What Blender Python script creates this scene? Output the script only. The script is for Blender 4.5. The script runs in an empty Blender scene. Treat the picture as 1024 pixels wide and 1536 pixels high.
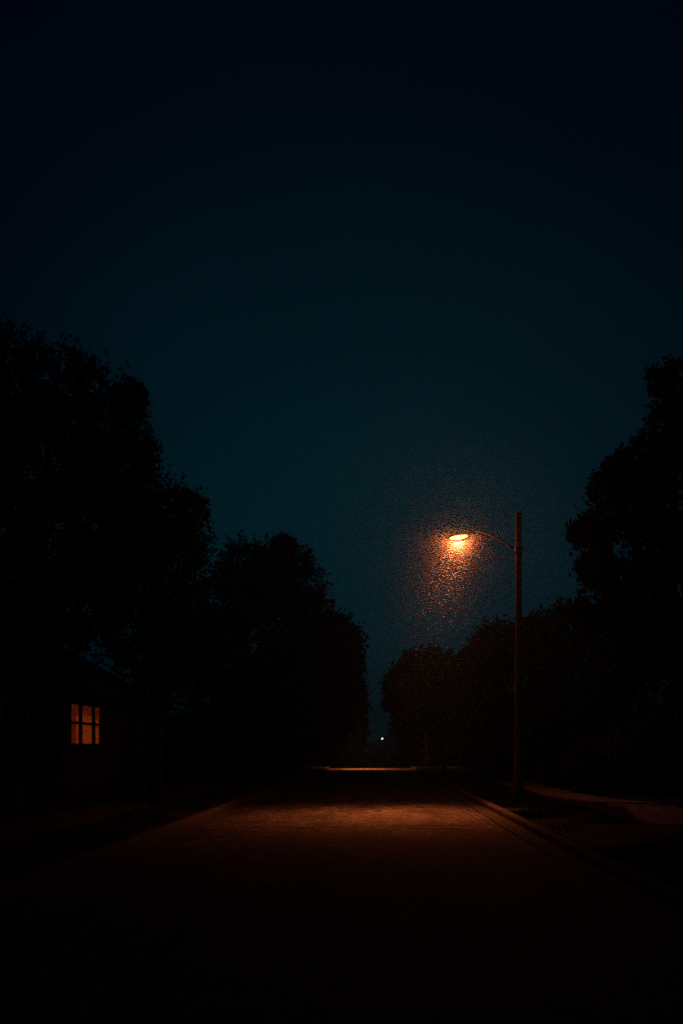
import bpy, math, random
import numpy as np
from mathutils import Vector

random.seed(7)
rng = np.random.default_rng(11)
sc = bpy.context.scene
C = sc.collection
PI = math.pi

# ------------------------------------------------------------------ camera
CAM_H = 1.6
F = 1300.0            # focal length in pixels of the 1024 x 1536 frame
cam_d = bpy.data.cameras.new('camera')
cam = bpy.data.objects.new('camera', cam_d)
C.objects.link(cam)
cam.location = (0, 0, CAM_H)
cam.rotation_euler = (PI / 2, 0, 0)
cam_d.sensor_width = 36
cam_d.lens = 36 * F / 1536
cam_d.shift_x = -(565 - 512) / 1536
cam_d.shift_y = (1124 - 768) / 1536
cam_d.clip_end = 5000
cam_d.clip_start = 0.05
sc.camera = cam


def at(px, py, Y):
    """photo pixel at distance Y -> world point"""
    return ((px - 565) * Y / F, Y, CAM_H + (1124 - py) * Y / F)


# ------------------------------------------------------------------ helpers
def link(name, verts, faces, mat=None, parent=None, smooth=False, mats=None):
    me = bpy.data.meshes.new(name)
    me.from_pydata([tuple(v) for v in verts], [], faces)
    if smooth:
        me.polygons.foreach_set('use_smooth', [True] * len(me.polygons))
    me.update()
    o = bpy.data.objects.new(name, me)
    C.objects.link(o)
    if mat:
        me.materials.append(mat)
    if parent:
        o.parent = parent
    return o


def tag(o, label=None, cat=None, group=None, kind=None):
    if label:
        o['label'] = label
    if cat:
        o['category'] = cat
    if group:
        o['group'] = group
    if kind:
        o['kind'] = kind
    return o


def empty(name, loc, label, cat, group=None):
    o = bpy.data.objects.new(name, None)
    o.empty_display_size = 0.3
    C.objects.link(o)
    o.location = loc
    return tag(o, label, cat, group)


class MB:
    def __init__(s):
        s.v, s.f = [], []

    def box(s, x0, x1, y0, y1, z0, z1):
        n = len(s.v)
        s.v += [(x0, y0, z0), (x1, y0, z0), (x1, y1, z0), (x0, y1, z0),
                (x0, y0, z1), (x1, y0, z1), (x1, y1, z1), (x0, y1, z1)]
        s.f += [tuple(n + i for i in q) for q in
                ((0, 3, 2, 1), (4, 5, 6, 7), (0, 1, 5, 4), (1, 2, 6, 5), (2, 3, 7, 6), (3, 0, 4, 7))]
        return s

    def tube(s, pts, rad, seg=10, cap=True):
        pts = [Vector(p) for p in pts]
        n0 = len(s.v)
        up = Vector((0, 0, 1))
        for i, p in enumerate(pts):
            d = (pts[min(i + 1, len(pts) - 1)] - pts[max(i - 1, 0)]).normalized()
            a = d.cross(up)
            if a.length < 1e-3:
                a = Vector((1, 0, 0))
            a.normalize()
            b = d.cross(a).normalized()
            r = rad[i] if hasattr(rad, '__len__') else rad
            for k in range(seg):
                t = 2 * PI * k / seg
                s.v.append(tuple(p + (a * math.cos(t) + b * math.sin(t)) * r))
        for i in range(len(pts) - 1):
            for k in range(seg):
                k2 = (k + 1) % seg
                s.f.append((n0 + i * seg + k, n0 + i * seg + k2, n0 + (i + 1) * seg + k2, n0 + (i + 1) * seg + k))
        if cap:
            s.f.append(tuple(n0 + k for k in range(seg))[::-1])
            m = n0 + (len(pts) - 1) * seg
            s.f.append(tuple(m + k for k in range(seg)))
        return s

    def ellipsoid(s, c, r, nu=20, nv=10, fn=None):
        n0 = len(s.v)
        for j in range(nv + 1):
            ph = PI * j / nv
            for i in range(nu):
                th = 2 * PI * i / nu
                p = [math.sin(ph) * math.cos(th), math.sin(ph) * math.sin(th), math.cos(ph)]
                if fn:
                    p = fn(p)
                s.v.append((c[0] + r[0] * p[0], c[1] + r[1] * p[1], c[2] + r[2] * p[2]))
        for j in range(nv):
            for i in range(nu):
                i2 = (i + 1) % nu
                s.f.append((n0 + j * nu + i, n0 + (j + 1) * nu + i, n0 + (j + 1) * nu + i2, n0 + j * nu + i2))
        return s

    def build(s, name, mat, parent=None, smooth=False):
        return link(name, s.v, s.f, mat, parent, smooth)


# ------------------------------------------------------------------ materials
def mat(name, col, rough=0.8, spec=0.3, metal=0.0, noise=None, bump=None, col2=None):
    m = bpy.data.materials.new(name)
    m.use_nodes = True
    nt = m.node_tree
    b = nt.nodes['Principled BSDF']
    b.inputs['Base Color'].default_value = (*col, 1)
    b.inputs['Roughness'].default_value = rough
    b.inputs['Specular IOR Level'].default_value = spec
    b.inputs['Metallic'].default_value = metal
    tc = nt.nodes.new('ShaderNodeTexCoord')
    if noise:
        n = nt.nodes.new('ShaderNodeTexNoise')
        n.inputs['Scale'].default_value = noise
        n.inputs['Detail'].default_value = 8
        nt.links.new(tc.outputs['Object'], n.inputs['Vector'])
        r = nt.nodes.new('ShaderNodeValToRGB')
        r.color_ramp.elements[0].position = 0.32
        r.color_ramp.elements[1].position = 0.68
        r.color_ramp.elements[0].color = (*col, 1)
        r.color_ramp.elements[1].color = (*(col2 or [c * 1.7 for c in col]), 1)
        nt.links.new(n.outputs['Fac'], r.inputs['Fac'])
        nt.links.new(r.outputs['Color'], b.inputs['Base Color'])
    if bump:
        n2 = nt.nodes.new('ShaderNodeTexNoise')
        n2.inputs['Scale'].default_value = bump[0]
        n2.inputs['Detail'].default_value = 4
        nt.links.new(tc.outputs['Object'], n2.inputs['Vector'])
        bp = nt.nodes.new('ShaderNodeBump')
        bp.inputs['Strength'].default_value = bump[1]
        bp.inputs['Distance'].default_value = bump[2]
        nt.links.new(n2.outputs['Fac'], bp.inputs['Height'])
        nt.links.new(bp.outputs['Normal'], b.inputs['Normal'])
    return m


def asphalt():
    m = bpy.data.materials.new('asphalt')
    m.use_nodes = True
    nt = m.node_tree
    N, L = nt.nodes.new, nt.links.new
    b = nt.nodes['Principled BSDF']
    tc = N('ShaderNodeTexCoord')
    fine = N('ShaderNodeTexVoronoi')
    fine.inputs['Scale'].default_value = 26
    L(tc.outputs['Object'], fine.inputs['Vector'])
    rf = N('ShaderNodeValToRGB')              # stone by stone tone of the aggregate
    rf.color_ramp.elements[0].position = 0.0
    rf.color_ramp.elements[0].color = (0.015, 0.015, 0.016, 1)
    rf.color_ramp.elements[1].position = 1.0
    rf.color_ramp.elements[1].color = (0.13, 0.12, 0.11, 1)
    sepc = N('ShaderNodeSeparateColor')
    L(fine.outputs['Color'], sepc.inputs['Color'])
    L(sepc.outputs[0], rf.inputs['Fac'])
    mid = N('ShaderNodeTexVoronoi')          # chips, grit and small repairs
    mid.inputs['Scale'].default_value = 6.5
    L(tc.outputs['Object'], mid.inputs['Vector'])
    msep = N('ShaderNodeSeparateColor')
    L(mid.outputs['Color'], msep.inputs['Color'])
    mmr = N('ShaderNodeMapRange')
    mmr.inputs['To Min'].default_value = 0.35
    mmr.inputs['To Max'].default_value = 1.65
    L(msep.outputs[1], mmr.inputs['Value'])
    big = N('ShaderNodeTexNoise')
    big.inputs['Scale'].default_value = 0.7
    big.inputs['Detail'].default_value = 6
    big.inputs['Roughness'].default_value = 0.65
    mp = N('ShaderNodeMapping')
    mp.inputs['Scale'].default_value = (1.6, 0.5, 1)     # wear runs along the street
    L(tc.outputs['Object'], mp.inputs['Vector'])
    L(mp.outputs['Vector'], big.inputs['Vector'])
    rb = N('ShaderNodeValToRGB')
    rb.color_ramp.elements[0].position = 0.35
    rb.color_ramp.elements[0].color = (0.4, 0.4, 0.4, 1)
    rb.color_ramp.elements[1].position = 0.65
    rb.color_ramp.elements[1].color = (1.35, 1.35, 1.35, 1)
    L(big.outputs['Fac'], rb.inputs['Fac'])
    mx = N('ShaderNodeMix')
    mx.data_type = 'RGBA'
    mx.blend_type = 'MULTIPLY'
    mx.inputs[0].default_value = 1
    L(rf.outputs['Color'], mx.inputs[6])
    L(rb.outputs['Color'], mx.inputs[7])
    m2 = N('ShaderNodeVectorMath')
    m2.operation = 'SCALE'
    L(mx.outputs[2], m2.inputs[0])
    L(mmr.outputs['Result'], m2.inputs['Scale'])
    L(m2.outputs['Vector'], b.inputs['Base Color'])
    b.inputs['Roughness'].default_value = 0.85
    b.inputs['Specular IOR Level'].default_value = 0.25
    bp = N('ShaderNodeBump')
    bp.inputs['Strength'].default_value = 0.9
    bp.inputs['Distance'].default_value = 0.012
    L(fine.outputs['Distance'], bp.inputs['Height'])
    L(bp.outputs['Normal'], b.inputs['Normal'])
    return m


def leafmat(name, c1, c2):
    m = bpy.data.materials.new(name)
    m.use_nodes = True
    nt = m.node_tree
    b = nt.nodes['Principled BSDF']
    g = nt.nodes.new('ShaderNodeNewGeometry')
    r = nt.nodes.new('ShaderNodeValToRGB')
    r.color_ramp.elements[0].color = (*c1, 1)
    r.color_ramp.elements[1].color = (*c2, 1)
    nt.links.new(g.outputs['Random Per Island'], r.inputs['Fac'])
    nt.links.new(r.outputs['Color'], b.inputs['Base Color'])
    b.inputs['Roughness'].default_value = 0.7
    b.inputs['Specular IOR Level'].default_value = 0.2
    return m


def siding(name, col):
    m = mat(name, col, 0.7, 0.2)
    nt = m.node_tree
    b = nt.nodes['Principled BSDF']
    tc = nt.nodes.new('ShaderNodeTexCoord')
    w = nt.nodes.new('ShaderNodeTexWave')
    w.wave_profile = 'SAW'
    w.bands_direction = 'Z'
    w.inputs['Scale'].default_value = 1.6
    nt.links.new(tc.outputs['Object'], w.inputs['Vector'])
    bp = nt.nodes.new('ShaderNodeBump')
    bp.inputs['Distance'].default_value = 0.02
    nt.links.new(w.outputs['Fac'], bp.inputs['Height'])
    nt.links.new(bp.outputs['Normal'], b.inputs['Normal'])
    return m


def emit(name, col, strength):
    m = bpy.data.materials.new(name)
    m.use_nodes = True
    nt = m.node_tree
    b = nt.nodes['Principled BSDF']
    b.inputs['Base Color'].default_value = (0.05, 0.05, 0.05, 1)
    b.inputs['Emission Color'].default_value = (*col, 1)
    b.inputs['Emission Strength'].default_value = strength
    return m


M = {}
M['asphalt'] = asphalt()
M['grass'] = mat('grass_ground', (0.020, 0.026, 0.012), 0.95, 0.1, noise=9, bump=(40, 0.8, 0.03), col2=(0.045, 0.05, 0.022))
M['blade'] = leafmat('grass_blade', (0.02, 0.03, 0.01), (0.06, 0.06, 0.03))
M['soil'] = mat('soil', (0.02, 0.018, 0.012), 0.95, 0.1, noise=3)
M['concrete'] = mat('kerb_concrete', (0.06, 0.057, 0.053), 0.9, 0.2, noise=14, bump=(60, 0.7, 0.01), col2=(0.15, 0.145, 0.13))
M['walk'] = mat('walk_concrete', (0.04, 0.038, 0.034), 0.9, 0.2, noise=5, bump=(50, 0.6, 0.008), col2=(0.09, 0.085, 0.078))
M['litwalk'] = mat('lamplit_concrete', (0.20, 0.19, 0.175), 0.9, 0.1, noise=4, bump=(50, 0.6, 0.008), col2=(0.42, 0.40, 0.37))  # lighter walk concrete: lamplight on the right pavement put into the colour
M['tar'] = mat('tar', (0.008, 0.008, 0.009), 0.95, 0.1)
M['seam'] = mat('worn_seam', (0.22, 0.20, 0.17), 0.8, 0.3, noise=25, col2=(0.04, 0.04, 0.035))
M['wood'] = mat('weathered_wood', (0.08, 0.065, 0.05), 0.9, 0.05, noise=18, bump=(35, 0.5, 0.01), col2=(0.22, 0.18, 0.14))
M['metal'] = mat('galvanised', (0.05, 0.05, 0.055), 0.6, 0.3, metal=0.3, noise=20)
M['housing'] = mat('lamp_housing', (0.45, 0.44, 0.42), 0.5, 0.5, metal=0.4)
M['cable'] = mat('cable_rubber', (0.004, 0.004, 0.004), 0.9, 0.02)
M['leaf_dark'] = leafmat('leaf_dark', (0.018, 0.030, 0.012), (0.045, 0.07, 0.025))
M['leaf_mid'] = leafmat('leaf_mid', (0.022, 0.035, 0.015), (0.06, 0.085, 0.03))
M['bark'] = mat('bark', (0.025, 0.02, 0.016), 0.9, 0.2, noise=12, bump=(20, 0.9, 0.03))
M['siding'] = siding('clapboard', (0.045, 0.05, 0.06))
M['roof'] = mat('shingles', (0.022, 0.022, 0.025), 0.9, 0.1, noise=14)
M['trim'] = mat('dark_trim', (0.02, 0.018, 0.017), 0.6, 0.3)
M['brick'] = mat('brick', (0.03, 0.015, 0.012), 0.9, 0.2, noise=10)
M['gold'] = emit('sodium_lens', (1.0, 0.44, 0.10), 6)
M['faremit'] = emit('far_lens', (1.0, 0.78, 0.42), 12)


def curtainmat():
    """thin fabric glowing from the lamp in the room behind it; folds and a dark valance in the weave"""
    m = bpy.data.materials.new('curtain_glow')
    m.use_nodes = True
    nt = m.node_tree
    N, L = nt.nodes.new, nt.links.new
    b = nt.nodes['Principled BSDF']
    b.inputs['Base Color'].default_value = (0.08, 0.02, 0.01, 1)
    tc = N('ShaderNodeTexCoord')
    n1 = N('ShaderNodeTexNoise')
    n1.inputs['Scale'].default_value = 26
    n1.inputs['Detail'].default_value = 6
    n1.inputs['Roughness'].default_value = 0.75
    mp = N('ShaderNodeMapping')
    mp.inputs['Scale'].default_value = (1, 1, 0.9)
    L(tc.outputs['Object'], mp.inputs['Vector'])
    L(mp.outputs['Vector'], n1.inputs['Vector'])
    r = N('ShaderNodeValToRGB')
    e = r.color_ramp.elements
    e[0].position = 0.42
    e[0].color = (0.06, 0.009, 0.002, 1)
    e[1].position = 0.62
    e[1].color = (0.85, 0.10, 0.014, 1)
    L(n1.outputs['Fac'], r.inputs['Fac'])
    L(r.outputs['Color'], b.inputs['Emission Color'])
    b.inputs['Emission Strength'].default_value = 0.34
    return m


M['curtain'] = curtainmat()
M['valance'] = M['curtain'].copy()
M['valance'].node_tree.nodes['Principled BSDF'].inputs['Emission Strength'].default_value = 0.13

gm = bpy.data.materials.new('window_glass')
gm.use_nodes = True
nt = gm.node_tree
tr = nt.nodes.new('ShaderNodeBsdfTransparent')
gl = nt.nodes.new('ShaderNodeBsdfGlossy')
gl.inputs['Roughness'].default_value = 0.05
mxs = nt.nodes.new('ShaderNodeMixShader')
mxs.inputs[0].default_value = 0.08
nt.links.new(tr.outputs[0], mxs.inputs[1])
nt.links.new(gl.outputs[0], mxs.inputs[2])
nt.links.new(mxs.outputs[0], nt.nodes['Material Output'].inputs['Surface'])
M['glass'] = gm

# ------------------------------------------------------------------ ground, road, kerbs
LK, RK = -3.93, 2.96       # road edges
YN, YF = -15.0, 285.0


def sheet(name, x0, x1, y0, y1, z, m, label=None):
    return tag(link(name, [(x0, y0, z), (x1, y0, z), (x1, y1, z), (x0, y1, z)], [(0, 1, 2, 3)], m), kind='structure')


sheet('ground', -900, 900, -60, 1500, -0.02, M['soil'])
sheet('cross_street', -160, 160, 285.0, 293.0, 0.0, M['asphalt'])
sheet('road', LK - 0.05, RK + 0.05, YN, YF, 0.0, M['asphalt'])


def lawn(x0, x1, name):
    """gently uneven turf, level with the kerb top at the street"""
    nx, ny = 22, 90
    ys = YN + (YF - YN) * (np.linspace(0, 1, ny) ** 2.2)
    t = np.linspace(0, 1, nx) ** 2
    v, f = [], []
    for y in ys:
        for k in t:
            x = x0 + (x1 - x0) * k
            d = abs(x - x0)
            z = 0.125 + min(d, 8) * 0.012 + (0.03 * math.sin(x * 1.3 + y * 0.7) + 0.02 * math.sin(y * 1.9 - x)) * min(1, d / 1.5)
            v.append((x, y, z))
    for j in range(ny - 1):
        for i in range(nx - 1):
            a = j * nx + i
            q = (a, a + 1, a + nx + 1, a + nx)
            f.append(q if x1 > x0 else q[::-1])
    return tag(link(name, v, f, M['grass'], smooth=True), kind='structure')


lawn(RK + 0.15, 160, 'lawn_right')
lawn(LK - 0.15, -160, 'lawn_left')


def kerb(x0, x1, name):
    b = MB()
    y = YN
    k = 0
    while y < 180:
        dz = random.uniform(-0.004, 0.004)
        dx = random.uniform(-0.004, 0.004)
        ln = 2.4
        # profile with a rounded street-side top edge
        s = 1 if x1 > x0 else -1
        prof = [(x0, -0.01), (x0 + 0.008 * s, 0.10), (x0 + 0.025 * s, 0.128), (x0 + 0.05 * s, 0.138), (x1, 0.138), (x1, -0.01)]
        n = len(b.v)
        for yy in (y, y + ln - 0.012):
            for (px, pz) in prof:
                b.v.append((px + dx, yy, pz + dz if pz > 0 else pz))
        for i in range(5):
            b.f.append((n + i, n + 6 + i, n + 7 + i, n + 1 + i) if s > 0 else (n + i, n + 1 + i, n + 7 + i, n + 6 + i))
        b.f.append(tuple(n + i for i in range(6)))
        b.f.append(tuple(n + 6 + i for i in range(6))[::-1])
        y += ln
        k += 1
    b.box(min(x0, x1), max(x0, x1), 180, YF, -0.01, 0.135)
    o = b.build(name, M['concrete'])
    return tag(o, kind='structure')


kerb(RK, RK + 0.17, 'kerb_right')
kerb(LK, LK - 0.17, 'kerb_left')


def ribbon(name, pts, w, z, m, n=1, kind='structure'):
    """flat strip following (x, y) points"""
    v, f = [], []
    for i, (x, y) in enumerate(pts):
        a = Vector(pts[max(i - 1, 0)])
        b = Vector(pts[min(i + 1, len(pts) - 1)])
        d = (b - a).normalized()
        nrm = Vector((-d.y, d.x))
        ww = w(i) if callable(w) else w
        zz = z(x, y) if callable(z) else z
        v += [(x + nrm.x * ww / 2, y + nrm.y * ww / 2, zz), (x - nrm.x * ww / 2, y - nrm.y * ww / 2, zz)]
    for i in range(len(pts) - 1):
        f.append((2 * i, 2 * i + 1, 2 * i + 3, 2 * i + 2))
    return tag(link(name, v, f, m), kind=kind)


# concrete gutter pans beside the kerbs, tar seams, thin worn scratches: flat marks on the road
ribbon('gutter_right', [(RK - 0.17, y) for y in np.linspace(YN, 180, 60)], 0.34, 0.004, M['walk'])
ribbon('gutter_left', [(LK + 0.17, y) for y in np.linspace(YN, 180, 60)], 0.34, 0.004, M['walk'])


def wobble(x0, y0, x1, y1, amp, n=40):
    out = []
    dx = 0
    for i in range(n):
        t = i / (n - 1)
        dx += random.uniform(-amp, amp)
        dx *= 0.9
        out.append((x0 + (x1 - x0) * t + dx, y0 + (y1 - y0) * t + dx * 0.3))
    return out


cr = MB()
for (x0, y0, x1, y1, w) in ((RK - 0.36, 12, RK - 0.40, 60, 0.035), (-3.2, 17.5, 2.4, 18.3, 0.05),
                            (-3.4, 28.0, 2.5, 27.2, 0.06), (0.6, 17.6, 2.0, 17.2, 0.05)):
    p = wobble(x0, y0, x1, y1, 0.03, 60)
    n = len(cr.v)
    for i, (x, y) in enumerate(p):
        a = Vector(p[max(i - 1, 0)]); b_ = Vector(p[min(i + 1, len(p) - 1)])
        d = (b_ - a).normalized(); nn = Vector((-d.y, d.x)) * w * random.uniform(0.3, 0.7)
        cr.v += [(x + nn.x, y + nn.y, 0.0085), (x - nn.x, y - nn.y, 0.0085)]
    for i in range(len(p) - 1):
        cr.f.append((n + 2 * i, n + 2 * i + 1, n + 2 * i + 3, n + 2 * i + 2))
tag(cr.build('road_cracks', M['tar']), kind='structure')
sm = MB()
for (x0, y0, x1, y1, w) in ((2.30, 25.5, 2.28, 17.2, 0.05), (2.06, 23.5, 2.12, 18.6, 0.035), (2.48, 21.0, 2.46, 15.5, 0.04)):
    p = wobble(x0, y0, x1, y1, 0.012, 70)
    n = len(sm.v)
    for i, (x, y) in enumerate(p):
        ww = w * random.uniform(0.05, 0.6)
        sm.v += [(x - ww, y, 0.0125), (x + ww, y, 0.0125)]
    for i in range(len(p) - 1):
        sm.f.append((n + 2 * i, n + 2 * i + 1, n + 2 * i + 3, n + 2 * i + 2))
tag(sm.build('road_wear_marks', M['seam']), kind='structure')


# pavements: slabs with joints
def zl(x, y, x0):
    d = abs(x - x0)
    return 0.125 + min(d, 8) * 0.012


def pavement(name, xf, w, x0, y0, y1, m='walk'):
    b = MB()
    y = y0
    while y < y1:
        ln = 1.5
        for_edge = []
        n = len(b.v)
        xa, xb = xf(y), xf(y + ln)
        za = zl(xa, y, x0) + 0.055
        v = [(xa, y + 0.01), (xa + w, y + 0.01), (xb + w, y + ln - 0.01), (xb, y + ln - 0.01)]
        b.v += [(p[0], p[1], -0.01) for p in v] + [(p[0], p[1], za) for p in v]
        b.f += [tuple(n + i for i in q) for q in
                ((0, 3, 2, 1), (4, 5, 6, 7), (0, 1, 5, 4), (1, 2, 6, 5), (2, 3, 7, 6), (3, 0, 4, 7))]
        y += ln
    return tag(b.build(name, M[m]), kind='structure')


pavement('pavement_right', lambda y: 5.15 + 0.9 * math.exp(-((y - 21.5) / 3.0) ** 2) * (1 if y > 0 else 1), 1.25, RK + .17, YN, 120, 'litwalk')
pavement('pavement_left', lambda y: -6.95, 1.2, LK - .17, YN, 120)
# driveway apron crossing the verge to the right house lot
dv = MB()
prof = []
for i in range(14):
    t = i / 13
    x = RK + 0.17 + t * 12.0
    half = 1.35 + 0.8 * math.exp(-t * 12 / 0.9)
    prof.append((x, 14.6 - half, 14.6 + half, 0.14 + 0.012 * min(x - RK, 8) + 0.045 * min(1, t * 6)))
for (x, a, c, z) in prof:
    dv.v += [(x, a, z + 0.012), (x, c, z + 0.012)]
for i in range(13):
    dv.f.append((2 * i, 2 * i + 2, 2 * i + 3, 2 * i + 1))
tag(dv.build('driveway', M['walk']), kind='structure')

# grass blades on the verges near the lamp
def blades(name, x0, x1, y0, y1, n, hmin=0.03, hmax=0.10):
    x = rng.uniform(x0, x1, n)
    y = rng.uniform(y0, y1, n)
    d = np.minimum(np.abs(x - RK - .17), np.abs(x - LK + .17))
    z = 0.12 + np.minimum(d, 8) * 0.012 + (0.03 * np.sin(x * 1.3 + y * 0.7) + 0.02 * np.sin(y * 1.9 - x)) * np.minimum(1, d / 1.5)
    h = rng.uniform(hmin, hmax, n) * (0.6 + 0.5 * np.sin(x * 2.1 + 1) * np.sin(y * 1.7))
    th = rng.uniform(0, 2 * PI, n)
    w = 0.008 + 0.006 * rng.random(n)
    lx, ly = rng.normal(0, .3, n) * h, rng.normal(0, .3, n) * h
    V = np.empty((n, 3, 3))
    V[:, 0] = np.stack([x - np.cos(th) * w, y - np.sin(th) * w, z], 1)
    V[:, 1] = np.stack([x + np.cos(th) * w, y + np.sin(th) * w, z], 1)
    V[:, 2] = np.stack([x + lx, y + ly, z + h], 1)
    return tag(fastmesh(name, V.reshape(-1, 3), 3, M['blade']), 'short grass on the verges beside the kerbs', 'grass', kind='stuff')


def fastmesh(name, V, k, m, parent=None):
    me = bpy.data.meshes.new(name)
    nv = len(V)
    nf = nv // k
    me.vertices.add(nv)
    me.vertices.foreach_set('co', np.ascontiguousarray(V, dtype=np.float32).ravel())
    me.loops.add(nv)
    me.loops.foreach_set('vertex_index', np.arange(nv, dtype=np.int32))
    me.polygons.add(nf)
    me.polygons.foreach_set('loop_start', np.arange(0, nv, k, dtype=np.int32))
    me.update(calc_edges=True)
    me.materials.append(m)
    o = bpy.data.objects.new(name, me)
    C.objects.link(o)
    if parent:
        o.parent = parent
    return o


blades('grass', RK + .19, 5.1, 8, 42, 60000)
g2 = blades('grass', LK - 3.0, LK - .19, 12, 42, 40000)
g2['label'] = 'short grass on the verge at the left of the street'
bpy.data.objects['grass']['label'] = 'short grass around the foot of the lamp pole'


# ------------------------------------------------------------------ trees
def crown_mesh(name, lobes, leaf, dens, m, parent, origin):
    out = []
    for (x, y, z, r) in lobes:
        c = np.array((x, y, z)) - origin
        # clumps scattered over and inside the lobe
        nc = int(44 + 14 * r)
        d = rng.normal(size=(nc, 3))
        d /= np.linalg.norm(d, axis=1)[:, None]
        rad = r * (0.35 + 0.65 * rng.random(nc) ** 0.45)
        cc = c + d * rad[:, None] * np.array((1, 1, 0.92))
        per = max(30, int(dens * r * r / (leaf * leaf) / nc))
        for q in cc:
            rr = r * rng.uniform(0.16, 0.36)
            e = rng.normal(size=(per, 3))
            e /= np.linalg.norm(e, axis=1)[:, None]
            p = q + e * (rr * rng.random(per) ** 0.5)[:, None] * np.array((1.1, 1.1, 0.8))
            out.append(p)
        # stray twigs poking out beyond the outline
        ns = int(70 * r)
        d = rng.normal(size=(ns, 3)); d /= np.linalg.norm(d, axis=1)[:, None]
        for q in d:
            k = 10
            tt = np.linspace(0.85, 1.0 + rng.uniform(.05, .28), k)[:, None]
            out.append(c + q * r * tt + rng.normal(size=(k, 3)) * leaf * 0.8)
    P = np.concatenate(out)
    n = len(P)
    a = rng.normal(size=(n, 3)); a /= np.linalg.norm(a, axis=1)[:, None]
    b = rng.normal(size=(n, 3)); b -= (b * a).sum(1)[:, None] * a; b /= np.linalg.norm(b, axis=1)[:, None]
    s = leaf * rng.uniform(0.6, 1.25, n)[:, None]
    V = np.empty((n, 4, 3))
    V[:, 0] = P - a * s
    V[:, 1] = P + b * s * 0.5 - a * s * .1
    V[:, 2] = P + a * s
    V[:, 3] = P - b * s * 0.5 - a * s * .1
    return fastmesh(name, V.reshape(-1, 3), 4, m, parent)


def tree(kind, base, lobes, label, leaf=0.11, dens=7, m='leaf_dark', tr=0.22, group='trees lining the street'):
    root = empty(kind, base, label, 'tree', group)
    o = np.array(base)
    crown_mesh('crown', lobes, leaf, dens, M[m], root, o)
    cz = sum(l[2] for l in lobes) / len(lobes)
    cx = sum(l[0] for l in lobes) / len(lobes)
    cy = sum(l[1] for l in lobes) / len(lobes)
    zb = min(l[2] - l[3] for l in lobes)
    b = MB()
    fork = Vector(((cx - o[0]) * 0.35, (cy - o[1]) * 0.35, max(zb + 0.4, 1.8) - o[2]))
    b.tube([(0, 0, -0.15), (0.02, 0, 0.12), (fork.x * .3, fork.y * .3, fork.z * .5), fork], [tr * 1.6, tr * 1.1, tr * .9, tr * .8], 12)
    for l in lobes:
        e = Vector((l[0] - o[0], l[1] - o[1], l[2] - o[2]))
        if e.z < fork.z + .3:
            continue
        mid = fork.lerp(e, 0.5) + Vector((random.uniform(-.3, .3), random.uniform(-.3, .3), 0.25))
        b.tube([fork + Vector((0, 0, -.1)), mid, e, e + (e - mid).normalized() * l[3] * .7], [tr * .5, tr * .3, tr * .16, tr * .04], 6)
    b.build('trunk', M['bark'], root, True)
    return root


def lob(Y, L, spread=0.12, zmin=2.2):
    out = []
    for (px, py, r) in L:
        yy = Y + random.uniform(-1, 1) * spread * 10
        x, y, z = at(px, py, yy)
        R = r * yy / F
        out.append((x, y, max(z, zmin + R * .3), R))
    return out


tree('street_tree', (-6.1 - 1.2, 17.0, 0.12), lob(17, [(10, 570, 75), (85, 590, 75), (150, 620, 70), (-50, 620, 110), (165, 700, 72), (60, 700, 110), (185, 690, 45), (195, 600, 28), (195, 760, 50),
     (100, 810, 110), (175, 830, 70), (-40, 830, 120), (50, 930, 80), (150, 920, 70), (-50, 970, 80)]),
     'tallest dark broadleaf tree at the left edge, in front of the house', leaf=.055, dens=9, tr=.28)
tree('street_tree', (-5.75, 24.6 - 2.2, 0.14), lob(23, [(250, 775, 58), (283, 765, 28), (275, 800, 42), (235, 850, 75), (200, 790, 60), (265, 890, 52), (215, 940, 70), (180, 870, 60), (260, 960, 50), (300, 950, 40), (310, 1000, 40), (225, 1000, 45)]),
     'leafy tree right of the tallest left tree, standing by the lit window', leaf=.065, dens=9, tr=.2)
tree('street_tree', (-5.4, 41, 0.14), lob(41, [(365, 850, 42), (430, 848, 38), (392, 868, 55), (352, 890, 50), (440, 880, 48), (462, 915, 38), (405, 950, 85), (470, 980, 52), (345, 965, 65), (482, 945, 26), (400, 1040, 70), (462, 1045, 45), (340, 1040, 60), (425, 820, 18), (300, 980, 70), (290, 1060, 60)]),
     'round topped tree on the left side in the middle distance', leaf=.09, dens=8, tr=.24)
tree('street_tree', (-5.2, 64, 0.16), lob(64, [(505, 958, 36), (478, 985, 50), (520, 985, 24), (515, 1025, 32), (485, 1045, 50), (518, 1062, 24), (440, 1040, 60), (450, 1080, 50), (490, 1085, 32)]),
     'last left tree, leaning over the far kerb beside the open sky', leaf=.19, tr=.24)
tree('street_tree', (-5.6, 110, 0.16), lob(110, [(520, 1040, 26), (534, 1060, 16), (500, 1060, 36), (522, 1085, 24), (480, 1080, 40), (535, 1095, 14)]),
     'small hazy tree at the far end of the left row', leaf=.3, tr=.26)
tree('street_tree', (5.9, 14.2, 0.15), lob(14.2, [(1045, 590, 62), (1010, 640, 42), (992, 570, 22), (985, 680, 40), (950, 750, 60), (915, 735, 32), (893, 800, 34), (960, 840, 85), (1045, 740, 95), (893, 850, 28),
     (1060, 880, 110), (950, 930, 70), (868, 800, 16), (930, 700, 24), (905, 905, 42), (1000, 1000, 80), (1100, 640, 90)], spread=.1),
     'big dark tree at the right edge, taller than the lamp pole', leaf=.05, dens=9, tr=.26)
tree('street_tree', (6.9, 37, 0.16), lob(37, [(748, 975, 42), (805, 962, 40), (858, 948, 45), (722, 995, 30), (780, 1030, 70), (860, 1030, 75), (722, 1050, 40), (905, 990, 75), (960, 1030, 75), (830, 1080, 50), (760, 1085, 40)]),
     'broad low tree directly behind the lamp pole', leaf=.14, tr=.22)
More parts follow.
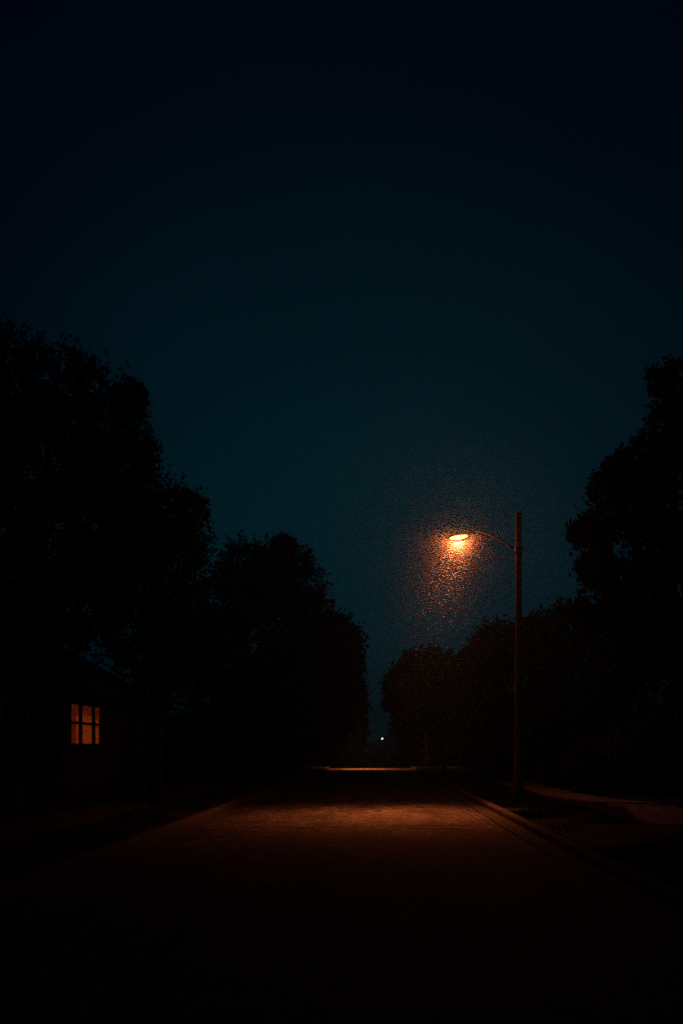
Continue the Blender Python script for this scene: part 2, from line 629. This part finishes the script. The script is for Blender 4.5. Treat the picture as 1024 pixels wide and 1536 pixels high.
tree('street_tree', (4.6, 60, 0.16), lob(60, [(640, 1012, 38), (608, 1030, 30), (672, 1020, 38), (648, 1045, 40), (596, 1058, 18), (690, 1055, 45), (622, 1060, 26), (700, 1010, 30)], zmin=3.2),
     'roundish hazy tree right of the gap, above the thin post', leaf=.19, tr=.2, m='leaf_mid')
tree('street_tree', (5.6, 105, 0.16), lob(105, [(640, 1075, 28), (615, 1082, 20), (665, 1080, 30), (600, 1092, 12), (690, 1080, 30), (640, 1100, 18)]),
     'small faint tree behind the thin post on the right', leaf=.28, tr=.24, m='leaf_mid')


def shrub(base, L, label, leaf=.08, m='leaf_dark'):
    root = empty('shrub', base, label, 'shrub', 'shrubs in the dark front gardens')
    o = np.array(base)
    crown_mesh('foliage', [(base[0] + a, base[1] + b, base[2] + c, r) for (a, b, c, r) in L], leaf, 2.6, M[m], root, o)
    b = MB()
    for (a, b_, c, r) in L:
        b.tube([(a * .2, b_ * .2, -.1), (a * .7, b_ * .7, c * .5), (a, b_, c)], [.05, .03, .015], 6)
    b.build('stem', M['bark'], root, True)
    return root


S1 = [(0, 0, .9, .9), (1.0, .2, .8, .8), (-1.0, -.1, .8, .85), (.3, .3, 1.5, .7), (-1.8, .2, .7, .7), (1.9, 0, .7, .65)]
S2 = [(0, 0, 1.2, 1.2), (1.4, .4, 1.0, 1.0), (-1.4, .2, 1.0, 1.0), (-.5, .3, 2.1, .9), (2.6, .2, 1.1, 1.0), (-2.7, .2, 1.0, .9), (.9, .2, 2.0, .8)]
shrub((9.5, 27.5, .2), S2, 'wide dark shrub at the right, beyond the big near tree')
shrub((8.6, 40, .2), S2, 'dark shrub below the broad low tree behind the lamp pole')
shrub((9.2, 52, .2), S2, 'dark shrub on the right, behind the low tree', leaf=.12)
shrub((7.6, 72, .2), S2, 'far shrub to the right of the thin post', leaf=.16, m='leaf_mid')
shrub((-8.3, 42, .2), S2, 'dark shrub under the round topped left tree')
shrub((-7.6, 55, .2), S2, 'dark shrub between the two farther left trees', leaf=.12)
shrub((-5.9, 66.5, .2), [(0, 0, .8, .8), (.6, .1, .6, .5), (-.8, 0, .8, .7), (-.1, .2, 1.5, .7)], 'low shrub at the left kerb just before the far patch of light', leaf=.12)
shrub((-8.0, 78, .2), S2, 'far shrub at the foot of the last left trees', leaf=.16)
shrub((-8.05, 30.4, .2), [(0, 0, .6, .55), (.1, 1.0, .55, .55), (0, -.8, .5, .45)], 'low foundation shrub against the house wall', leaf=.06)

# far wood: nobody could count its trees
fw = []
for i in range(150):
    side = random.choice((-1, 1))
    y = random.uniform(130, 420)
    x = side * (7.5 + random.random() ** 1.5 * 110)
    r = random.uniform(2.6, 4.2)
    fw.append((x, y, random.uniform(2.5, 5.0), r))
for i in range(90):
    fw.append((random.uniform(-130, 130), random.uniform(620, 660), random.uniform(1, 6), random.uniform(2.5, 4.5)))
w_ = crown_mesh('far_wood', fw, .55, 1.7, M['leaf_mid'], None, np.array((0, 0, 0)))
tag(w_, 'hazy band of distant trees closing the end of the street', 'woodland', kind='stuff')

# ------------------------------------------------------------------ street lamps
def street_lamp(label, top=8.225):
    """local origin at the foot; the arm reaches towards -x and a little away from the camera"""
    root = empty('street_lamp', (0, 0, 0), label, 'street lamp', 'street lamps along the street')
    z = lambda zz: zz - 0.14
    b = MB()
    H = top - 0.14
    hs = [-0.3, 0.0, 0.3, 1.2, 3, 5, 7, H - .02, H]
    rs = [.165, .16, .145, .122, .102, .092, .086, .084, .082]
    b.tube([(0.028 * (1 - h / H) * 0, 0, h) for h in hs], rs, 20)
    b.build('pole', M['wood'], root, True)
    # arm: rises from the pole, levels out towards the head
    pa = Vector((-0.10, 0.03, z(7.20)))
    pts = []
    for (x, zz) in ((-0.06, 7.18), (-0.25, 7.34), (-0.5, 7.53), (-0.75, 7.68), (-1.0, 7.79), (-1.22, 7.85), (-1.45, 7.86)):
        pts.append((x * .943, -x * 0.75, z(zz) + .14 * min(1, -x / 1.45)))
    MB().tube(pts, [.03, .028, .027, .026, .025, .024, .024], 10).build('arm', M['metal'], root, True)
    MB().tube([(0, 0, z(7.10)), (0, 0, z(7.26))], [.115, .115], 20).build('clamp', M['metal'], root, True)
    # cobra head
    dx, dy = -0.80, 0.60
    hx, hy = -1.565, 1.25
    hd = empty_part('lamp_head', root)

    def rot(vs, c):
        return [(c[0] + dx * v[0] - dy * v[1], c[1] + dy * v[0] + dx * v[1], c[2] + v[2]) for v in vs]
    q = MB().ellipsoid((0, 0, 0), (.27, .10, .05), 24, 12, lambda p: [p[0], p[1] * (0.72 + .28 * p[0]), max(p[2], -0.25)])
    head = link('lamp_head', rot(q.v, (hx + .02, hy, z(7.905))), q.f, M['housing'], root, True)
    q = MB().ellipsoid((0, 0, 0), (.30, .13, .060), 24, 12, lambda p: [p[0], p[1], min(p[2], 0.15)])
    link('lens', rot(q.v, (hx - .0, hy, z(7.855))), q.f, M['gold'], head, True)
    b = MB()
    b.tube([(hx, hy, z(7.955)), (hx, hy, z(8.01))], [.035, .03], 10)
    b.build('photocell', M['housing'], head, True)
    return root, Vector((hx, hy, z(7.74)))


def empty_part(n, r):
    return None


def add_light(name, kind, energy, col, loc, parent, target=None, size=None, blend=None, rad=0.05):
    d = bpy.data.lights.new(name, kind)
    d.energy = energy
    d.color = col
    d.shadow_soft_size = rad
    if kind == 'SPOT':
        d.spot_size = size
        d.spot_blend = blend
    o = bpy.data.objects.new(name, d)
    C.objects.link(o)
    o.parent = parent
    o.location = loc
    if target is not None:
        o.rotation_euler = (Vector(target) - Vector(loc)).to_track_quat('-Z', 'Y').to_euler()
    return o


SOD = (1.0, 0.195, 0.046)
lamp, lp = street_lamp('wooden pole with curved arm and glowing orange lamp, right of the road')
lamp.location = (3.965, 24.3, 0.14)
# cable slung loosely from arm to pole
pts = []
for (px, py) in ((737, 800), (722, 830), (704, 850), (690, 858)):
    pass
ctrl = [(-0.78, .33, 7.66), (-1.05, .42, 7.0), (-1.75, .5, 6.25), (-1.72, .5, 5.78), (-1.35, .45, 5.60), (-0.85, .35, 5.9), (-0.45, .2, 6.5), (-0.11, .05, 6.9)]
def catmull(P, n=8):
    P = [Vector(p) for p in P]
    out = []
    for i in range(len(P) - 1):
        p0, p1, p2, p3 = P[max(i - 1, 0)], P[i], P[i + 1], P[min(i + 2, len(P) - 1)]
        for k in range(n):
            t = k / n
            out.append(.5 * ((2 * p1) + (p2 - p0) * t + (2 * p0 - 5 * p1 + 4 * p2 - p3) * t * t + (3 * p1 - p0 - 3 * p2 + p3) * t ** 3))
    out.append(P[-1])
    return out
MB().tube([(p[0], p[1], p[2] - .14) for p in catmull(ctrl)], .004, 6).build('cable', M['cable'], lamp, True)

tgt = Vector((0.25, 21.3, 0)) - lamp.location


def photometry(o, terms, base):
    """luminaire distribution: sum of a * cos(angle from the axis) ** n, plus a little light all round"""
    d = o.data
    d.use_nodes = True
    nt = d.node_tree
    N, L = nt.nodes.new, nt.links.new
    em = nt.nodes['Emission']
    tc = N('ShaderNodeTexCoord')
    sp = N('ShaderNodeSeparateXYZ')
    L(tc.outputs['Normal'], sp.inputs[0])
    neg = N('ShaderNodeMath'); neg.operation = 'MULTIPLY'; neg.inputs[1].default_value = SIGN
    L(sp.outputs['Z'], neg.inputs[0])
    mx = N('ShaderNodeMath'); mx.operation = 'MAXIMUM'; mx.inputs[1].default_value = 0.0
    L(neg.outputs[0], mx.inputs[0])
    acc = None
    for a, n in terms:
        pw = N('ShaderNodeMath'); pw.operation = 'POWER'; pw.inputs[1].default_value = n
        L(mx.outputs[0], pw.inputs[0])
        ma = N('ShaderNodeMath'); ma.operation = 'MULTIPLY_ADD'; ma.inputs[1].default_value = a
        L(pw.outputs[0], ma.inputs[0])
        if acc is None:
            ma.inputs[2].default_value = base
        else:
            L(acc.outputs[0], ma.inputs[2])
        acc = ma
    L(acc.outputs[0], em.inputs['Strength'])


SIGN = -1.0
beam = add_light('lamp_light', 'POINT', 2400, SOD, lp + Vector((0, 0, .02)), lamp, tgt, rad=0.04)
photometry(beam, [(4.0, 23)], 0.095)


def copy_tree(o, parent=None):
    c = o.copy()
    C.objects.link(c)
    c.parent = parent
    for ch in list(o.children):
        if ch.type == 'LIGHT' or ch.name.startswith('cable'):
            continue
        copy_tree(ch, c)
    return c


l2 = copy_tree(lamp)
l2['label'] = 'street lamp across the road, hidden among the farther left trees'
l2.location = (-5.5, 71.5, 0.14)
l2.rotation_euler = (0, 0, PI - 2 * math.atan(.42) * 0)
p2 = Vector(lp)
t2 = Vector((-0.9, 70.5, 0)) - l2.location
t2 = Vector((-t2.x, -t2.y, t2.z))
b2 = add_light('lamp_light', 'POINT', 3400, SOD, p2, l2, t2, rad=.05)
photometry(b2, [(9.5, 34), (0.3, 5)], 0.005)

l3 = empty('street_lamp', (1.85, 300, 0.0), 'tiny far globe lamp, a pale dot of light at the end of the road', 'street lamp')
MB().tube([(0, 0, -.1), (0, 0, 5.05)], [.09, .06], 10).build('pole', M['metal'], l3, True)
MB().ellipsoid((0, 0, 5.3), (.21, .21, .21), 16, 10).build('globe', M['faremit'], l3, True)

# thousands of tiny specks added round the lamp to build up its halo
def specks(name, centre, n, m):
    parts = []
    for share, sg, off in ((.40, (.31, .32, .25), (-.02, -.05, -.02)), (.42, (.58, .58, .50), (-.28, -.15, -.40)), (.36, (.82, .8, .72), (-.60, -.25, -1.05)), (.26, (.95, .95, .80), (-.85, -.45, -1.6))):
        parts.append(rng.normal(size=(int(n * share), 3)) * np.array(sg) + np.array(off))
    r1 = np.concatenate(parts)
    e = (r1 - np.array((0, 0, .12))) / np.array((.40, .30, .13))
    d = np.linalg.norm(e, axis=1)
    r1 = r1[d > 1]
    q = r1 - np.array((0, 0, -.10))                      # thinner where the beam leaves the lens
    rr = np.linalg.norm(q, axis=1)
    ax = np.array(tuple((tgt - lp).normalized()))
    cc = np.clip((q @ ax) / rr, 0, 1)
    inten = 4.4 * cc ** 25 + .09
    keep = np.minimum(1, (.09 / inten) * np.maximum(1, (rr / .30) ** 2))
    hot = inten > .4
    keep = np.minimum(1, keep * np.where(hot, 1.9, 1))
    sel = rng.random(len(r1)) < keep
    r1, hot = r1[sel], hot[sel]
    n = len(r1)
    P = r1 + np.array(centre)
    s = rng.uniform(.0007, .0018, n) * np.where(hot, .66, 1.0)     # smaller in the bright beam, to even out the glow
    th = rng.normal(size=(n, 3)); th /= np.linalg.norm(th, axis=1)[:, None]
    b = rng.normal(size=(n, 3)); b -= (b * th).sum(1)[:, None] * th; b /= np.linalg.norm(b, axis=1)[:, None]
    c = np.cross(th, b)
    T = [th, -th / 3 + b * .943, -th / 3 - b * .471 + c * .816, -th / 3 - b * .471 - c * .816]
    T = [P + t * s[:, None] for t in T]
    V = np.empty((n, 4, 3, 3))
    for q, (i0, i1, i2) in enumerate(((0, 1, 2), (0, 2, 3), (0, 3, 1), (1, 3, 2))):
        V[:, q, 0], V[:, q, 1], V[:, q, 2] = T[i0], T[i1], T[i2]
    return fastmesh(name, V.reshape(-1, 3), 3, m)


lw_ = lamp.location + lp
tag(specks('glow_specks', (lw_.x, lw_.y, lw_.z), 400000, mat('glow_speck', (.8, .8, .8), .6, .5)),
    'fine specks added to form the orange glow around the lamp', 'mist', kind='stuff')

# overhead wire from the pole to a house out of frame on the right
w = []
A = Vector((3.98, 24.2, 5.15))
B = Vector((6.6, 10.0, 6.3))
for i in range(25):
    t = i / 24
    p = A.lerp(B, t)
    p.z -= 0.35 * 4 * t * (1 - t) * .5
    w.append(p)
# continue past the frame to a bracket on the big tree's far side
o = MB().tube([p for p in w], .009, 6).build('overhead_wire', M['cable'], None, True)
tag(o, 'thin black wire sloping up from the lamp pole towards the right trees', 'wire')

# thin metal post far on the right kerb
root = empty('metal_post', (3.76, 66, 0.13), 'thin pale metal post on the far right verge, under the round tree', 'post')
MB().tube([(0, 0, -.2), (0, 0, 3.05)], .035, 10).build('post', mat('pale_metal', (.8, .79, .77), .6, .5), root, True)
MB().tube([(0, 0, 3.05), (0, 0, 3.09)], [.042, .03], 10).build('cap', M['metal'], root, True)

# ------------------------------------------------------------------ the house on the left
HX = -8.5
hr = empty('house', (HX - 4, 27, .12), 'dark single storey clapboard house with one window glowing orange', 'house')


def hp(mb, name, m, parent=hr, smooth=False):
    off = Vector((HX - 4, 27, .12)) if parent is hr else Vector((HX - 4, 27, .12))
    mb.v = [tuple(Vector(v) - off) for v in mb.v]
    return mb.build(name, m, parent, smooth)


W0, W1, ZB, ZT = 24.05, 26.75, 1.72, 2.92     # the lit window opening
Y0, Y1, XB = 19.5, 34.0, HX - 8.0
EZ = 3.35
b = MB()
t = .15
b.box(HX - t, HX, Y0, W0, .55, EZ)
b.box(HX - t, HX, W1, Y1, .55, EZ)
b.box(HX - t, HX, W0, W1, .55, ZB)
b.box(HX - t, HX, W0, W1, ZT, EZ)
b.box(XB, HX - t, Y0, Y0 + t, .55, EZ)
b.box(XB, HX - t, Y1 - t, Y1, .55, EZ)
b.box(XB, XB + t, Y0 + t, Y1 - t, .55, EZ)
# gables
xm = (HX + XB) / 2
for ya, yb in ((Y0 + .002, Y0 + t), (Y1 - t, Y1 - .002)):
    n = len(b.v)
    b.v += [(XB, ya, EZ), (HX, ya, EZ), (xm, ya, EZ + 2.2), (XB, yb, EZ), (HX, yb, EZ), (xm, yb, EZ + 2.2)]
    b.f += [(n, n + 1, n + 2), (n + 5, n + 4, n + 3), (n, n + 2, n + 5, n + 3), (n + 1, n + 4, n + 5, n + 2)]
hp(b, 'wall', M['siding'])
b = MB(); b.box(XB + .02, HX - .02, Y0 + .02, Y1 - .02, -.2, .55)
hp(b, 'foundation', M['brick'])
b = MB()
ov = .5
sl = 2.2 / ((HX - XB) / 2)
for s, xe in ((1, HX + ov), (-1, XB - ov)):
    ze = EZ + .03 - ov * sl
    n = len(b.v)
    zr = EZ + .03 + 2.2
    pts_ = [(xe, ze), (xm, zr), (xm, zr + .14), (xe, ze + .14)]
    for yy in (Y0 - .4, Y1 + .4):
        b.v += [(p[0], yy, p[1]) for p in pts_]
    b.f += [(n, n + 1, n + 2, n + 3), (n + 7, n + 6, n + 5, n + 4), (n, n + 4, n + 5, n + 1), (n + 3, n + 2, n + 6, n + 7), (n, n + 3, n + 7, n + 4)]
roof = hp(b, 'roof', M['roof'])
b = MB(); b.box(xm - .4, xm + .4, 29, 29.8, EZ + 1.6, EZ + 3.1)
b.box(xm - .46, xm + .46, 28.94, 29.86, EZ + 3.1, EZ + 3.2)
hp(b, 'chimney', M['brick'], roof)
b = MB()
b.tube([(HX + ov + .05, Y0 - .4, EZ - ov * sl + .1), (HX + ov + .05, Y1 + .4, EZ - ov * sl + .1)], .06, 8)
hp(b, 'gutter', M['trim'])


def window(y0, y1, z0, z1, lit):
    b = MB()
    fx0, fx1 = HX - .035, HX + .02
    fr = .05
    b.box(fx0, fx1, y0, y0 + fr, z0, z1)
    b.box(fx0, fx1, y1 - fr, y1, z0, z1)
    b.box(fx0, fx1, y0 + fr, y1 - fr, z0, z0 + fr)
    b.box(fx0, fx1, y0 + fr, y1 - fr, z1 - fr, z1)
    # three lights: posts between and one cross bar
    L = y1 - y0
    ya, yb = y0 + L * .32, y0 + L * .74
    pw = .10
    b.box(fx0 + .004, fx1 - .004, ya - pw, ya + pw, z0 + fr, z1 - fr)
    b.box(fx0 + .004, fx1 - .004, yb - pw * .9, yb + pw * .9, z0 + fr, z1 - fr)
    zm = (z0 + z1) / 2 + .03
    for (p, q) in ((y0 + fr, ya - pw), (ya + pw, yb - pw * .9), (yb + pw * .9, y1 - fr)):
        b.box(fx0 + .01, fx1 - .01, p, q, zm - .038, zm + .038)
    w = hp(b, 'window', M['trim'])
    b = MB(); b.box(HX - .03, HX + .09, y0 - .08, y1 + .08, z0 - .06, z0 - .003)
    hp(b, 'sill', M['trim'], w)
    for (p, q) in ((y0 + fr, ya - pw), (ya + pw, yb - pw * .9), (yb + pw * .9, y1 - fr)):
        for (r_, s_) in ((z0 + fr, zm - .03), (zm + .03, z1 - fr)):
            b = MB()
            n = 0
            b.v = [(HX - .010, p, r_), (HX - .010, q, r_), (HX - .010, q, s_), (HX - .010, p, s_)]
            b.f = [(0, 1, 2, 3)]
            hp(b, 'pane', M['glass'], w)
    if lit:
        b = MB()
        n = 90
        for i in range(n):
            yy = y0 - .05 + (L + .1) * i / (n - 1)
            xx = HX - .085 + .012 * math.sin(i * 1.1) + .006 * math.sin(i * 2.7)
            b.v += [(xx, yy, z0 - .08), (xx, yy, z1 + .02)]
        for i in range(n - 1):
            b.f.append((2 * i, 2 * i + 2, 2 * i + 3, 2 * i + 1))
        hp(b, 'curtain', M['curtain'], w, True)
        b = MB()     # gathered valance with uneven hem, and two dark drapes
        for i in range(n):
            tt = i / (n - 1)
            yy = y0 - .05 + (L + .1) * tt
            hem = z1 - .42 - .10 * math.sin(tt * PI * 1.3 + 2.6)
            xx = HX - .055 + .008 * math.sin(i * 1.3)
            b.v += [(xx, yy, hem), (xx, yy, z1 + .03)]
        for i in range(n - 1):
            b.f.append((2 * i, 2 * i + 2, 2 * i + 3, 2 * i + 1))
        hp(b, 'valance', M['valance'], w, True)
        for (u0, u1) in ((.07, .23), (.77, .88)):
            b = MB()
            for i in range(14):
                u = u0 + (u1 - u0) * i / 13
                b.v += [(HX - .062 + .006 * math.sin(i * 1.7), y0 + L * (u + .02 * math.sin(3)), z0 - .05), (HX - .062 + .006 * math.sin(i * 1.7), y0 + L * (u0 + (u1 - u0) * (i / 13) * 1.15), z1)]
            for i in range(13):
                b.f.append((2 * i, 2 * i + 2, 2 * i + 3, 2 * i + 1))
            hp(b, 'drape', M['valance'], w, True)
    return w


lw = window(W0, W1, ZB, ZT, True)
lw['label'] = 'three light window lit orange behind its curtain'
b = MB(); b.box(HX + .003, HX + .05, 29.2, 30.2, .56, 2.75)
b.box(HX + .051, HX + .065, 29.3, 30.1, 1.7, 2.6)
b.box(HX + .051, HX + .065, 29.3, 30.1, .7, 1.55)
dr = hp(b, 'door', M['trim'])
b = MB().ellipsoid((HX + .1, 29.32, 1.62), (.035, .035, .035), 10, 6)
hp(b, 'handle', M['metal'], dr)
b = MB(); b.box(HX + .003, HX + 1.1, 28.9, 30.5, -.05, .28); b.box(HX + .003, HX + .7, 28.9, 30.5, .28, .45)
hp(b, 'steps', M['concrete'])

# ------------------------------------------------------------------ air
hz = MB().box(-260, 260, -25, 690, -1.02, 32).build('haze', None)
hm = bpy.data.materials.new('haze_air')
hm.use_nodes = True
nt = hm.node_tree
nt.nodes.remove(nt.nodes['Principled BSDF'])
pv = nt.nodes.new('ShaderNodeVolumePrincipled')
pv.inputs['Color'].default_value = (.45, .85, 1.0, 1)
pv.inputs['Density'].default_value = 0.0027
pv.inputs['Anisotropy'].default_value = 0.86
nt.links.new(pv.outputs['Volume'], nt.nodes['Material Output'].inputs['Volume'])
hz.data.materials.append(hm)
tag(hz, 'thin night haze filling the street and glowing round the lamp', 'haze', kind='stuff')

# ------------------------------------------------------------------ night sky
wd = bpy.data.worlds.new('World')
sc.world = wd
wd.use_nodes = True
nt = wd.node_tree
N, L = nt.nodes.new, nt.links.new
bg = nt.nodes['Background']
tc = N('ShaderNodeTexCoord')
dot = N('ShaderNodeVectorMath')
dot.operation = 'DOT_PRODUCT'
g = Vector((0.0, 1.0, 0.12)).normalized()      # the last light of the sky, straight down the street
dot.inputs[1].default_value = g
L(tc.outputs['Generated'], dot.inputs[0])
rp = N('ShaderNodeValToRGB')
rp.color_ramp.interpolation = 'LINEAR'
el = rp.color_ramp.elements
stops = [(0.0, (0.0001, 0.0002, 0.0009)), (0.62, (0.0001, 0.0004, 0.0018)), (0.76, (0.0001, 0.0007, 0.0027)), (0.87, (0.0001, 0.0020, 0.0046)),
         (0.95, (0.0002, 0.0060, 0.0098)), (1.0, (0.0006, 0.0122, 0.0170))]
el[0].position, el[0].color = stops[0][0], (*stops[0][1], 1)
el[1].position, el[1].color = stops[-1][0], (*stops[-1][1], 1)
for p_, c_ in stops[1:-1]:
    e = el.new(p_)
    e.color = (*c_, 1)
L(dot.outputs['Value'], rp.inputs['Fac'])
ns = N('ShaderNodeTexNoise')
ns.inputs['Scale'].default_value = 2.2
ns.inputs['Detail'].default_value = 5
L(tc.outputs['Generated'], ns.inputs['Vector'])
mr = N('ShaderNodeMapRange')
mr.inputs['From Min'].default_value = 0.3
mr.inputs['From Max'].default_value = 0.7
mr.inputs['To Min'].default_value = 0.86
mr.inputs['To Max'].default_value = 1.12
L(ns.outputs['Fac'], mr.inputs['Value'])
vm = N('ShaderNodeVectorMath'); vm.operation = 'SCALE'
L(rp.outputs['Color'], vm.inputs[0])
L(mr.outputs['Result'], vm.inputs['Scale'])
L(vm.outputs['Vector'], bg.inputs['Color'])
bg.inputs['Strength'].default_value = 1.3

# ------------------------------------------------------------------ render settings
sc.view_settings.view_transform = 'Standard'
sc.view_settings.look = 'None'
sc.view_settings.exposure = 0
sc.view_settings.gamma = 1
cy = sc.cycles
cy.use_denoising = False
cy.max_bounces = 5
cy.sample_clamp_indirect = 0.05
cy.sample_clamp_direct = 0
cy.volume_bounces = 0
cy.transparent_max_bounces = 8
